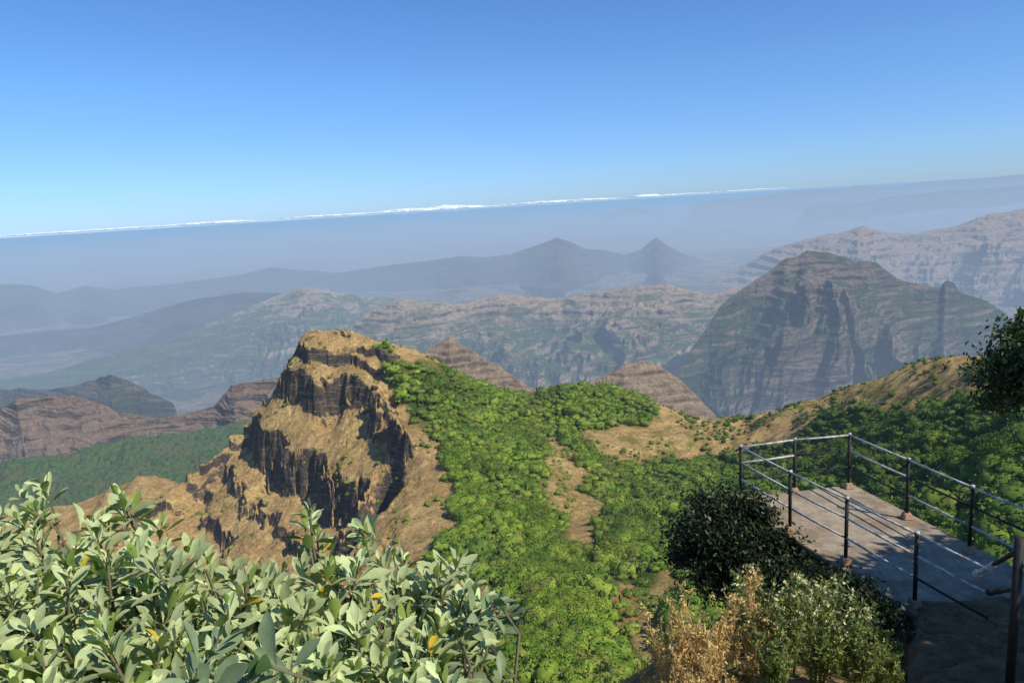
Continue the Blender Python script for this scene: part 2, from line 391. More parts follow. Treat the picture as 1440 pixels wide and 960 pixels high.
def visible(x, y, z, h):
    a = np.arctan2(x, y); r = np.hypot(x, y)
    j = np.clip(np.rint(np.interp(a, cols, np.arange(len(cols)))).astype(int), 0, len(cols)-1); i = np.clip(np.interp(r, rows, np.arange(len(rows))).astype(int), 0, len(rows)-1)
    return (z+h)/r >= CM[i, j]
# ------------------------------------------------------------------ forest
def ico(sub):
    bm = bmesh.new(); bmesh.ops.create_icosphere(bm, subdivisions=sub, radius=1)
    V = np.array([v.co[:] for v in bm.verts]); Fc = np.array([[v.index for v in f.verts] for f in bm.faces]); bm.free(); return V, Fc
def crown_proto(sub, nl, seed, ls=.26, out=1.26):
    g = np.random.default_rng(seed); V, Fc = ico(sub)
    dsp = np.zeros(len(V))
    for k in range(10):
        d = g.normal(size=3); d /= np.linalg.norm(d); d[2] = abs(d[2])*.6; dsp = np.maximum(dsp, g.uniform(.25, .75)*np.clip((V@d-.58)/.42, 0, 1)**.6)
    V = V*(.58+dsp+g.normal(size=len(V))*.06)[:, None]
    V[:, 2] = np.where(V[:, 2] < 0, V[:, 2]*.7, V[:, 2]*.9)
    V[:, :2] *= np.array([g.uniform(.85, 1.2), g.uniform(.85, 1.2)])
    idx = g.integers(0, len(V), nl); c = V[idx]*g.uniform(.95, out, nl)[:, None]+g.normal(size=(nl, 3))*.1
    u = g.normal(size=(nl, 3)); u[:, 2] += .5; u /= np.linalg.norm(u, axis=1)[:, None]; w = np.cross(u, g.normal(size=(nl, 3))); w /= np.linalg.norm(w, axis=1)[:, None]
    sz = g.uniform(.6, 1.3, nl)[:, None]*ls
    Q = np.stack([c-u*sz*.6, c+w*sz*.4, c+u*sz*.6, c-w*sz*.4], 1).reshape(-1, 3); b = len(V)+np.arange(nl)*4
    T = np.concatenate([np.stack([b, b+1, b+2], 1), np.stack([b, b+2, b+3], 1)])
    return np.concatenate([V, Q]), np.concatenate([Fc, T])
near_p = [crown_proto(3, 1300, 100+i, .125) for i in range(7)]
far_p = [crown_proto(2, 110, 200+i, .27) for i in range(7)]
sp_ = 2.8
gx, gy = np.meshgrid(np.arange(-260, 380, sp_), np.arange(80, 480, sp_))
gx = (gx+rng.uniform(-.6, .6, gx.shape)*sp_).ravel(); gy = (gy+rng.uniform(-.6, .6, gy.shape)*sp_).ravel()
gr = np.hypot(gx, gy); k = (gr > 85) & (gr < 478) & (np.abs(np.arctan2(gx, gy)) < math.radians(44)); gx = gx[k]; gy = gy[k]
gz = ground(gx, gy); tx, ty = project(gx, gy, gz)
inside = forest_mask(tx, ty, gx, gy)
gap = fbm(gx/22, gy/22, 91, 4)
dens = np.where(inside, np.where(gap > -.34, .95, .35), 0)
scrub = (~inside) & (fbm(gx/14, gy/14, 95, 4) > np.where((tx > 780) & (ty < 680), .06, .14))
dens = np.where(scrub, np.where((tx > 600), .55, .22), dens)
k = (rng.uniform(size=gx.shape) < dens) & visible(gx, gy, gz, 9) & (tx > -30) & (tx < 1480) & (ty < 1010)
gx, gy, gz, tx, ty, inside = gx[k], gy[k], gz[k], tx[k], ty[k], inside[k]
rad = (.95+2.7*rng.beta(1.2, 3.2, len(gx)))*np.where(inside, 1, .42)*(1.15+.6*fbm(gx/20, gy/20, 12, 3))
app = rad/np.hypot(gx, gy)
inf = (tx > 0) & (tx < 1430) & (ty < 950) & inside & ~((tx < 735) & (ty > 730)) & ~((tx > 915) & (ty > 660)) & ~((tx > 840) & (ty > 790)) & visible(gx, gy, gz, 1.0)
order = np.argsort(-np.where(inf, app, 0)); big = order[:300]; rest = order[300:]
nmes = [npmesh('forest_tree', V, Fc, M_FOREST) for V, Fc in near_p]
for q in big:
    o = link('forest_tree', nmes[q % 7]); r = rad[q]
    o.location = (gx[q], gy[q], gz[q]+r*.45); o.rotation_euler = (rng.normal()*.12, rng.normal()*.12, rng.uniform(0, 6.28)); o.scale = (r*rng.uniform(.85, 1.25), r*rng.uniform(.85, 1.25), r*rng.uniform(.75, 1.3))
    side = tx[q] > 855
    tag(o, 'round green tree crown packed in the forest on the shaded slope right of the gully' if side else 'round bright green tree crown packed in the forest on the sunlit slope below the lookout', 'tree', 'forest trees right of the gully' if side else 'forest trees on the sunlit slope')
VV = []; FF = []; off = 0
for pi_ in range(7):
    ids = rest[rest % 7 == pi_]; V, Fc = far_p[pi_]; m_ = len(ids)
    a = rng.uniform(0, 6.28, m_); ca, sa = np.cos(a), np.sin(a); r = rad[ids]
    x = (V[None, :, 0]*ca[:, None]-V[None, :, 1]*sa[:, None])*r[:, None]+gx[ids][:, None]
    y = (V[None, :, 0]*sa[:, None]+V[None, :, 1]*ca[:, None])*r[:, None]+gy[ids][:, None]
    z = V[None, :, 2]*(r*rng.uniform(.7, 1.4, m_))[:, None]+(gz[ids]+r*.4)[:, None]
    VV.append(np.stack([x, y, z], -1).reshape(-1, 3)); FF.append((Fc[None]+(np.arange(m_)*len(V))[:, None, None]).reshape(-1, 3)+off); off += m_*len(V)
tag(link('forest', npmesh('forest', np.concatenate(VV), np.concatenate(FF), M_FOREST)), 'dense green forest canopy covering the spur slope and the right hillside', 'forest', kind='stuff')
print('trees', len(gx))
# ------------------------------------------------------------------ forest shelf at left
az2 = np.linspace(math.radians(-44), math.radians(-12), 700); r2 = np.linspace(700, 1260, 470)
AA, RR = np.meshgrid(az2, r2); x = np.sin(AA)*RR; y = np.cos(AA)*RR
gxx = x+fbm(x/8, y/8, 67, 2)*4; gyy = y+fbm(x/8, y/8, 68, 2)*4
cell = ridged(gxx/13, gyy/13, 61, 3)
zz = -338+fbm(x/120, y/120, 62, 4)*30+cell*11+cells(gxx/5, gyy/5, 4)*4
tag(link('forest_shelf', npmesh('forest_shelf', np.stack([x, y, zz], -1).reshape(-1, 3), gridfaces(*x.shape)[:, ::-1], M_SHELF, False)), 'flat shelf of dark green forest in the valley left of the rocky spur', 'forest', kind='stuff')
# ------------------------------------------------------------------ distant ridges
def ridge(name, pts, run, drop, mat, label, seed=1, nu=420, nf=130, gul=.7, terr=30, back=.35, gscale=.45, crn=.02, prof=1.7, cat='mountain', tb=.5):
    P = np.array([at(*p) for p in pts]); Lc = np.concatenate([[0], np.cumsum(np.hypot(*(P[1:, :2]-P[:-1, :2]).T))])
    u = np.linspace(0, Lc[-1], nu); C = np.stack([np.interp(u, Lc, P[:, i]) for i in range(3)], 1)
    ker = np.ones(3)/3; Cs = C.copy()
    for i in range(3): Cs[1:-1, i] = np.convolve(C[:, i], ker, 'valid')
    C = Cs
    C[:, 2] += fbm(u/(run*.12), u*0+seed, seed, 5)*drop*crn*2
    rr = np.hypot(C[:, 0], C[:, 1]); az = np.arctan2(C[:, 0], C[:, 1])
    v = np.concatenate([np.linspace(-back, 0, 14, endpoint=False), np.linspace(0, 1, nf)**1.15])[:, None]
    Rg = rr[None]-run*v; x = np.sin(az)[None]*Rg; y = np.cos(az)[None]*Rg; vp = np.clip(v, 0, 1)
    gs = run*gscale
    wob = fbm(x/gs, y/gs, seed+3, 4)*.7
    n1 = ridged(u[None]/gs+wob+seed*3.1, vp*.9+wob, seed+5, 4)
    n1 = .7*n1+.3*ridged(u[None]/gs*2.7+wob*2, vp*2.2+wob, seed+15, 4)
    v2 = vp*(1+gul*(.58-n1)*2.2*sst(vp, 0, .3))
    z = C[:, 2][None]-drop*np.where(v2 < 1, 1-(1-np.clip(v2, 0, 1))**prof, 1+(v2-1)*.5)
    z = z+fbm(x/(run*.12), y/(run*.12), seed+8, 5)*drop*.05*sst(vp, 0, .1)-drop*1.3*np.clip(-v, 0, 1)
    w = fbm(x/(run*.35), y/(run*.35), seed+9, 4)*terr*1.3
    for tt, am in ((terr, tb), (terr*.37, tb)):
        s1 = (z+w)/tt; kf = np.floor(s1); ft = s1-kf
        z = z+am*sst(vp, 0, .04)*((kf+sst(ft, .3, .6))*tt-w-z)
    e = np.minimum(u, Lc[-1]-u)/(Lc[-1]*.04); z = z-drop*.9*(1-sst(e, 0, 1))[None]
    z = np.where(v >= .97, z-80, z)
    o = link(name, npmesh(name, np.stack([x, y, z], -1).reshape(-1, 3), gridfaces(*x.shape), mat, False))
    return tag(o, label, cat, kind='structure')
M_NEARR = mountain_mat('layered_brown_rock', 90, (.22, .17, .13), (.54, .40, .27), (.25, .21, .10), .36)
M_BLUFF = mountain_mat('dark_layered_rock', 70, (.085, .066, .055), (.37, .25, .165), (.14, .13, .05), .38)
M_MID = mountain_mat('mountain_rock', 200, (.11, .088, .075), (.60, .44, .285), (.075, .145, .045), .49, -620, -390)
M_RIGHT = mountain_mat('pink_mountain_rock', 260, (.13, .105, .09), (.58, .41, .28), (.10, .155, .055), .45)
M_BIG = mountain_mat('dark_mountain_rock', 150, (.055, .05, .05), (.31, .235, .18), (.055, .10, .037), .545, -540, -290, 7)
M_FAR = mountain_mat('far_mountain_rock', 700, (.05, .05, .05), (.17, .13, .10), (.035, .055, .03), .5)
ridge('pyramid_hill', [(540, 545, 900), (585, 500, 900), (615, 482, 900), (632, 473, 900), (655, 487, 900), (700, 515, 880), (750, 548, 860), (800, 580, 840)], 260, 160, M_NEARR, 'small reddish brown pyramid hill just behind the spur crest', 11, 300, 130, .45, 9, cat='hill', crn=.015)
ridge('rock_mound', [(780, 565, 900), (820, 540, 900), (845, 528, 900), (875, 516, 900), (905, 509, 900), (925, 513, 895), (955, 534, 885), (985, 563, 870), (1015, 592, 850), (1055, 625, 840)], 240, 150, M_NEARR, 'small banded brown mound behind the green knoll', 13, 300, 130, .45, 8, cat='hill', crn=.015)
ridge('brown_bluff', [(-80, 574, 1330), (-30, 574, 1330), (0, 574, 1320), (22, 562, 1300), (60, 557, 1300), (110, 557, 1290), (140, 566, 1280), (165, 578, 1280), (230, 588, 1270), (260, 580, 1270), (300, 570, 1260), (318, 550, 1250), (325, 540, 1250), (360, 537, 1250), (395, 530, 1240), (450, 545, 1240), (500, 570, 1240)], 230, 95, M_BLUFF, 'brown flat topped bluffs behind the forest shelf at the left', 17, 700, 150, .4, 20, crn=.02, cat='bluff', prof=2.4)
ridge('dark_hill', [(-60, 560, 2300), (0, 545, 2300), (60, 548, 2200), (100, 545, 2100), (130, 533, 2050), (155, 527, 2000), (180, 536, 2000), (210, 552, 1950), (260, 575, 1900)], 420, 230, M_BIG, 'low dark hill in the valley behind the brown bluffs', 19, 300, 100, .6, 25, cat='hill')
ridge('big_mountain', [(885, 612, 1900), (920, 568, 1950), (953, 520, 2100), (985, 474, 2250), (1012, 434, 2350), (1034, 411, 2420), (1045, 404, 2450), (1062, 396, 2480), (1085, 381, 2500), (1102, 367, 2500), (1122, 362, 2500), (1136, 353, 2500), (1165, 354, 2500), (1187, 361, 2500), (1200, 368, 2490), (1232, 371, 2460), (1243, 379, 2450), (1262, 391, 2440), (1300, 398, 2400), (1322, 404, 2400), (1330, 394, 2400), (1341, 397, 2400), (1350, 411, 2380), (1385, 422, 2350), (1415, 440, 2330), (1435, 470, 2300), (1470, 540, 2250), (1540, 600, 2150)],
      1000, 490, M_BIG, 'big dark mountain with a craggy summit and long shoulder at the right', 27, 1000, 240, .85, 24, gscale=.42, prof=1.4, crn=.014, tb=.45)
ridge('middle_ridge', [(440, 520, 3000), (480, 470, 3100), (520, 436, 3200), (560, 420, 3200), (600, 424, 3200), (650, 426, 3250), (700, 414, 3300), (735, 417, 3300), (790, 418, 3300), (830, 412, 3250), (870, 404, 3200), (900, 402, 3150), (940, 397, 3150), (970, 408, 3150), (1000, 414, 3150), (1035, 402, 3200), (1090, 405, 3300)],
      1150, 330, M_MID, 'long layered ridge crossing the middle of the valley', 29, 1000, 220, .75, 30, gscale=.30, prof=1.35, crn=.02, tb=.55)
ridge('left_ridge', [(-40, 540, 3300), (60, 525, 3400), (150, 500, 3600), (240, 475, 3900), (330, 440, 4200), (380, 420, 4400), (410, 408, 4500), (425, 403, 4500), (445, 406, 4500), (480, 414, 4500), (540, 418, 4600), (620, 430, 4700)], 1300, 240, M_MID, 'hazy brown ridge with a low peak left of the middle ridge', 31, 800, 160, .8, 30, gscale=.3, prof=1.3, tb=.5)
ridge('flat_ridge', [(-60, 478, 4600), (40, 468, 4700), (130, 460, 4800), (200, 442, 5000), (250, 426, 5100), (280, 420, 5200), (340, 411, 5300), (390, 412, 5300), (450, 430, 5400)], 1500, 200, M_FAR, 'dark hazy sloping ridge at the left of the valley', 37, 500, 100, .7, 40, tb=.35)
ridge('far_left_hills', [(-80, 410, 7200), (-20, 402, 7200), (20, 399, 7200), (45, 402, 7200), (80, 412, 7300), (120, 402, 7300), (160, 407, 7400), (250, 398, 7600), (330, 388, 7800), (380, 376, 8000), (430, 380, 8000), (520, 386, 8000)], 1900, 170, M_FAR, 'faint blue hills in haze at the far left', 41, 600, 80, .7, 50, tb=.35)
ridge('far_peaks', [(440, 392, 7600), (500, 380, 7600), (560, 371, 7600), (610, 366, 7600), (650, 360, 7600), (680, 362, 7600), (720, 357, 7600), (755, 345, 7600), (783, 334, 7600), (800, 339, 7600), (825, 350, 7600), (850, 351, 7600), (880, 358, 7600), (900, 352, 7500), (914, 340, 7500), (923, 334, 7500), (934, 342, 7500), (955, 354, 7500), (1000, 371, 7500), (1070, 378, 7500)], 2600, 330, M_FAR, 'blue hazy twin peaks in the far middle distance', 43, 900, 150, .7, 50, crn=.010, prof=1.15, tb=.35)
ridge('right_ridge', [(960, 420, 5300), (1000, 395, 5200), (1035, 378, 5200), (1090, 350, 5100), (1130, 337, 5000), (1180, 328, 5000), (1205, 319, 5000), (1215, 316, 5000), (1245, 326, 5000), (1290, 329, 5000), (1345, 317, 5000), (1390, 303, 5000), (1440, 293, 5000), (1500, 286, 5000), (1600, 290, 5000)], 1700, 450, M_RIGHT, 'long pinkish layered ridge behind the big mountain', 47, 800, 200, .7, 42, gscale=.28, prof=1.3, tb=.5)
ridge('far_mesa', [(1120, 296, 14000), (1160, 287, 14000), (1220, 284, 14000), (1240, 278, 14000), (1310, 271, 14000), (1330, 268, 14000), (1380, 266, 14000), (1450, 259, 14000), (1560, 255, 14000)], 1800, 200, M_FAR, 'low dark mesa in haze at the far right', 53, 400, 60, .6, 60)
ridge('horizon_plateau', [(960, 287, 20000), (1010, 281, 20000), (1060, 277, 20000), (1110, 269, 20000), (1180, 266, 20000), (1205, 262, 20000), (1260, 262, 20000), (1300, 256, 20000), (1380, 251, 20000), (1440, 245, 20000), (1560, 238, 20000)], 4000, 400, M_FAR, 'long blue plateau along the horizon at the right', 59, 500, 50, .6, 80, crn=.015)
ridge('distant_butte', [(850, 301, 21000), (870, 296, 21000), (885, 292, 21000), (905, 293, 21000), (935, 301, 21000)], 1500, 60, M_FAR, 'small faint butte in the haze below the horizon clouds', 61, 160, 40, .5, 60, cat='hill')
# ------------------------------------------------------------------ valley floor sheet to the horizon
M_VAL = mountain_mat('valley_ground', 420, (.17, .135, .11), (.42, .32, .23), (.09, .14, .055), .5)
ra = np.linspace(math.radians(-75), math.radians(75), 700); rb = np.concatenate([np.geomspace(250, 15000, 420, endpoint=False), np.geomspace(15000, 420000, 40)])
AA, RR = np.meshgrid(ra, rb); x = np.sin(AA)*RR; y = np.cos(AA)*RR
zz = -690+(fbm(x/1900, y/1900, 71, 5)+.1)*90*sst(RR, 1500, 4000)*(1-sst(RR, 12000, 20000))
tag(link('ground', npmesh('ground', np.stack([x, y, zz], -1).reshape(-1, 3), gridfaces(*x.shape)[:, ::-1], M_VAL, True)), 'hazy valley floor and lowland reaching to the horizon', 'ground', kind='structure')
# ------------------------------------------------------------------ clouds on the horizon
mc = NT('cloud', rough=1, spec=0); mc.b.inputs['Base Color'].default_value = (.5, .52, .55, 1)
mc.b.inputs['Emission Color'].default_value = (.50, .66, .86, 1); mc.b.inputs['Emission Strength'].default_value = .45  # bluish self-glow stands in for haze over the clouds
V0, F0 = ico(3)
def clouds(name, spans, label, seed):
    g = np.random.default_rng(seed); VV = []; FF = []; off = 0
    for a, b, hh in spans:
        for px in np.arange(a, b, 6.0):
            e = min(1, (px-a)/50+.12, (b-px)/50+.12); h = hh*e*(.35+1.1*vn(px/30, 3.1, seed))
            cpt = at(px+g.normal()*3, 332.2-.0615*px, 1e5); cpt[:2] *= 1+g.uniform(-.03, .03)
            sc = np.array([g.uniform(1100, 1900), g.uniform(700, 1200), max(25, h*48)])
            V = V0*(1+.12*g.normal(size=len(V0))[:, None]*(V0[:, 2:] > .2))*sc+cpt; VV.append(V); FF.append(F0+off); off += len(V)
    tag(link(name, npmesh(name, np.concatenate(VV), np.concatenate(FF), mc.m, True)), label, 'cloud', kind='structure')
clouds('cloud_bank', [(-30, 190, 2.6), (130, 358, 4.5)], 'thin white cloud bank on the left part of the horizon', 3)
clouds('cloud_bank', [(405, 560, 4.5), (500, 685, 6.5)], 'white cloud bank left of centre on the horizon', 5)
clouds('cloud_bank', [(690, 870, 4.0), (893, 918, 12.0), (905, 1100, 1.6)], 'thin broken cloud bank right of centre on the horizon', 8)

# ------------------------------------------------------------------ platform, railing, path
FZ = -5.0
pL = [atz(1042, 704, FZ), atz(1111, 748, FZ), atz(1189, 793, FZ), atz(1286, 853, FZ)]
pB = atz(1117, 693, FZ); pR = [atz(1193, 686, FZ), atz(1275, 729, FZ), atz(1363, 776, FZ)]
dR = pR[2]-pR[0]; pR.append(pR[2]+dR*.5)
dL = (pL[3]-pL[0]); dLn = dL/np.linalg.norm(dL); nL = np.array([dLn[1], -dLn[0], 0])
if nL[0] > 0: nL = -nL
endL = pL[3]+dLn*.5; endR = pR[3]+np.array([.05, -.3, 0])
poly = [pL[0]+nL*.12-dLn*.15, pL[3]+nL*.12, endL+nL*.12, endR+np.array([.25, 0, 0]), pR[3]+np.array([.2, 0, 0]), pR[0]+np.array([.15, .15, 0])]
platform = empty('platform', (pB[0], pB[1], FZ)); tag(platform, 'worn concrete viewing platform jutting over the slope at the right', 'platform', kind='structure')
def loc(p, o): return (p[0]-o.location[0], p[1]-o.location[1], p[2]-o.location[2])
b = MB(); b.prism([loc(p, platform)[:2] for p in poly], -.08, 0); b.build('deck_slab', M_CONC, platform, bevel=.012)
b = MB(); cx_ = sum(p[0] for p in poly)/6; cy_ = sum(p[1] for p in poly)/6
b.prism([(lambda q: (q[0], q[1]))(loc(((p[0]-cx_)*.96+cx_, (p[1]-cy_)*.98+cy_, 0), platform)) for p in poly], -2.6, -.081); b.build('retaining_wall', M_WALL, platform)
rail = empty('railing', tuple(pL[0])); tag(rail, 'black and silver pipe railing around the viewing platform', 'railing')
HT = .95
def post(p, h=HT, cap=True):
    b = MB(); q = loc(p, rail); b.tube([q, (q[0]+random.uniform(-.008, .008), q[1], q[2]+h)], .025, 12); b.build('post', M_BLACK, rail, True)
    b = MB(); b.tube([(q[0], q[1], q[2]+h-.02), (q[0], q[1], q[2]+h+.012)], .028, 12); b.build('post_cap', M_SILV, rail, True)
    b = MB(); b.prism([(q[0]-.07, q[1]-.07), (q[0]+.07, q[1]-.07), (q[0]+.07, q[1]+.07), (q[0]-.07, q[1]+.07)], q[2]+.001, q[2]+.10, .75); b.build('footing', M_FOOT, rail, bevel=.01)
for p in pL+[pB]+pR: post(p)
def railrun(p, q, hs, mats):
    for h, mt in zip(hs, mats):
        b = MB(); a = np.array(loc(p, rail)); c = np.array(loc(q, rail)); a[2] += h; c[2] += h; d = c-a
        b.tube([a, a+d*.5-np.array([0, 0, .006]), c], .0155, 10); b.build('rail', mt, rail, True)
HS = (.93, .66, .38)
for i in range(3): railrun(pL[i], pL[i+1], HS, (M_SILV, M_SILV, M_SILV))
railrun(pL[0], pB, HS, (M_SILV, M_SILV, M_BLACK)); railrun(pB, pR[0], HS, (M_SILV, M_BLACK, M_BLACK))
for i in range(3): railrun(pR[i], pR[i+1], HS, ((M_SILV, M_SILV, M_BLACK), (M_SILV, M_BLACK, M_SILV), (M_SILV, M_BLACK, M_SILV))[i])
railrun(pL[3], pL[3]+dLn*.95, HS, (M_SILV, M_SILV, M_BLACK))
# entrance barrier at lower right
ba = empty('barrier', (3.4, 5.2, -3.9)); tag(ba, 'black pipe barrier with a pale pipe end beside the path at the right edge', 'barrier')
pt = at(1434, 756, 5.2); b = MB(); q = loc(pt, ba); b.tube([(q[0], q[1], -.2), q], .034, 14); b.build('post', M_BLACK, ba, True)
for h, (ex, ey), mt in ((-.10, (1374, 806), M_SILV), (-.42, (1392, 832), M_BLACK)):
    e = at(ex, ey, 6.1); b = MB(); st = np.array(q)+np.array([.0, 0, h]); en = np.array(loc(e, ba)); mid = st+(en-st)*.55
    b.tube([st, mid], .018, 10); b.build('rail', M_BLACK, ba, True)
    b = MB(); b.tube([mid, en], .023, 10); b.tube([en-(en-st)*.04, en+(en-st)*.02], .034, 12); b.build('rail_end', mt, ba, True)
# path and steps: rough-topped earthen treads
path = empty('path', (4.4, 6.0, -5)); tag(path, 'shaded earthen path with rough steps climbing at the lower right', 'path', kind='structure')
ys = [(8.2, -4.96), (7.35, -4.82), (6.6, -4.64), (5.9, -4.42), (5.25, -4.20), (4.7, -3.98), (4.1, -3.7), (3.4, -3.3)]
for i in range(len(ys)-1):
    y0, z0 = ys[i]; y1 = ys[i+1][0]; z1 = z0
    nx_, ny_ = 60, 30
    uu, ww = np.meshgrid(np.linspace(0, 1, nx_), np.linspace(0, 1, ny_))
    yf = y0+fbm(uu*6, uu*0+i, 501+i, 4)*.12; yb = y1-.35
    yy = yf*(1-ww)+yb*ww; xl = .53*yy+.22+fbm(yy*3, uu*0+i, 511, 3)*.10; xx = xl+2.2*uu
    zt = z1+fbm(xx*4, yy*4, 520, 5)*.05-(.045 if i == 0 else .12)*(1-sst(ww, 0, .12))-.15*(1-sst(uu, 0, .06))
    zt = np.where(ww == 0, z1-.75, zt); zt = np.where(uu == 0, z1-.75, zt)
    link('step', npmesh('step', np.stack([xx-4.4, yy-6, zt+5], -1).reshape(-1, 3), gridfaces(ny_, nx_), M_PATH, True), path)
# ------------------------------------------------------------------ leaf builders
def leafcloud(centers, size, g, up=.5, aspect=.45):
    n = len(centers); u = g.normal(size=(n, 3)); u[:, 2] += up; u /= np.linalg.norm(u, axis=1)[:, None]
    w = np.cross(u, g.normal(size=(n, 3))); w /= np.linalg.norm(w, axis=1)[:, None]; nn = np.cross(u, w)
    s = (g.uniform(.7, 1.25, n)*size)[:, None]; c = centers
    V = np.stack([c, c+u*s*.5+w*s*aspect*.5+nn*s*.08, c+u*s-nn*s*.05, c+u*s*.5-w*s*aspect*.5+nn*s*.08], 1).reshape(-1, 3)
    t = np.repeat(g.uniform(0, 1, n), 4)
    return V, np.arange(n*4).reshape(-1, 4), t
def leafy(name, base, center, radii, nclump, nleaf, size, mat, label, seed, cat='tree', spread=.2, trunk_r=.12, inner=.35):
    g = np.random.default_rng(seed); root = empty(name, tuple(base)); base = np.array(base, float); center = np.array(center, float)-base; radii = np.array(radii)
    d = g.normal(size=(nclump, 3)); d /= np.linalg.norm(d, axis=1)[:, None]; d[:, 2] = np.where(d[:, 2] < -.5, -d[:, 2], d[:, 2])
    cc = center+d*radii*g.uniform(inner, 1.0, nclump)[:, None]
    b = MB(); low = center-np.array([0, 0, radii[2]*.6]); fork = low*.6
    b.tube([(0, 0, -.3), tuple(fork*.5+g.normal(size=3)*.03), tuple(fork)], [trunk_r, trunk_r*.85, trunk_r*.7], 8)
    for k in range(0, nclump, max(1, nclump//22)):
        md = fork*.45+cc[k]*.55+g.normal(size=3)*.08*radii; b.tube([tuple(fork), tuple(md), tuple(cc[k])], [trunk_r*.5, trunk_r*.28, trunk_r*.08], 5)
    b.build('trunk', M_BARK, root, True)
    per = nleaf//nclump; sp = g.uniform(.6, 1.3, nclump)*spread
    pts = np.concatenate([cc[k]+g.normal(size=(per, 3))*sp[k]*radii*np.array([1, 1, .75]) for k in range(nclump)])
    V, Fc, t = leafcloud(pts, size, g); link('crown', npmesh('crown', V, Fc, mat, False, {'tint': t}), root)
    return tag(root, label, cat)
bc = at(1022, 772, 10.3); gb = float(ground(bc[0], bc[1])[0])
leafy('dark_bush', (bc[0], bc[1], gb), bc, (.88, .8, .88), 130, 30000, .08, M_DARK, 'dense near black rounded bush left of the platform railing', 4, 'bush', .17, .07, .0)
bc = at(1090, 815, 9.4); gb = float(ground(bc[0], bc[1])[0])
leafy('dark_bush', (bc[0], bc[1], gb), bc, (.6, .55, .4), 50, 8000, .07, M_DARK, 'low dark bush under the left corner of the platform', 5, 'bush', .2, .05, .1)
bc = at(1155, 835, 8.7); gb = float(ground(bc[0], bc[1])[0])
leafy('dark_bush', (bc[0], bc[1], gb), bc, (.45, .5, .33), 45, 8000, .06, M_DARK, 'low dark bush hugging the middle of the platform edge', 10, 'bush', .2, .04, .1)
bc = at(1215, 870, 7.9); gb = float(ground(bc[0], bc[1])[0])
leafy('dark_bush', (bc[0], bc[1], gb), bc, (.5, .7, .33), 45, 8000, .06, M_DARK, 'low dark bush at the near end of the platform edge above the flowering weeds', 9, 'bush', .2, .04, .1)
leafy('evergreen_tree', (13.8, 15.5, float(ground(13.8, 15.5)[0])), (11.2, 14., -4.0), (1.8, 1.7, 1.35), 240, 50000, .14, M_TREE, 'dark leafy tree crown poking in at the right edge above the railing', 6, 'tree', .14, .14, .0)
leafy('shade_tree', (9.4, 6.2, float(ground(9.4, 6.2)[0])), (9.1, 6.1, -1.9), (1.9, 1.8, 1.4), 90, 12000, .2, M_TREE, 'leafy tree just outside the right edge shading the platform', 7, 'tree', .16, .14, .1)
leafy('shade_tree', (8.0, 3.3, float(ground(8.0, 3.3)[0])), (7.9, 3.3, -.8), (2.0, 1.9, 1.4), 90, 12000, .2, M_TREE, 'leafy tree beside the path outside the frame shading the steps', 8, 'tree', .16, .14, .1)
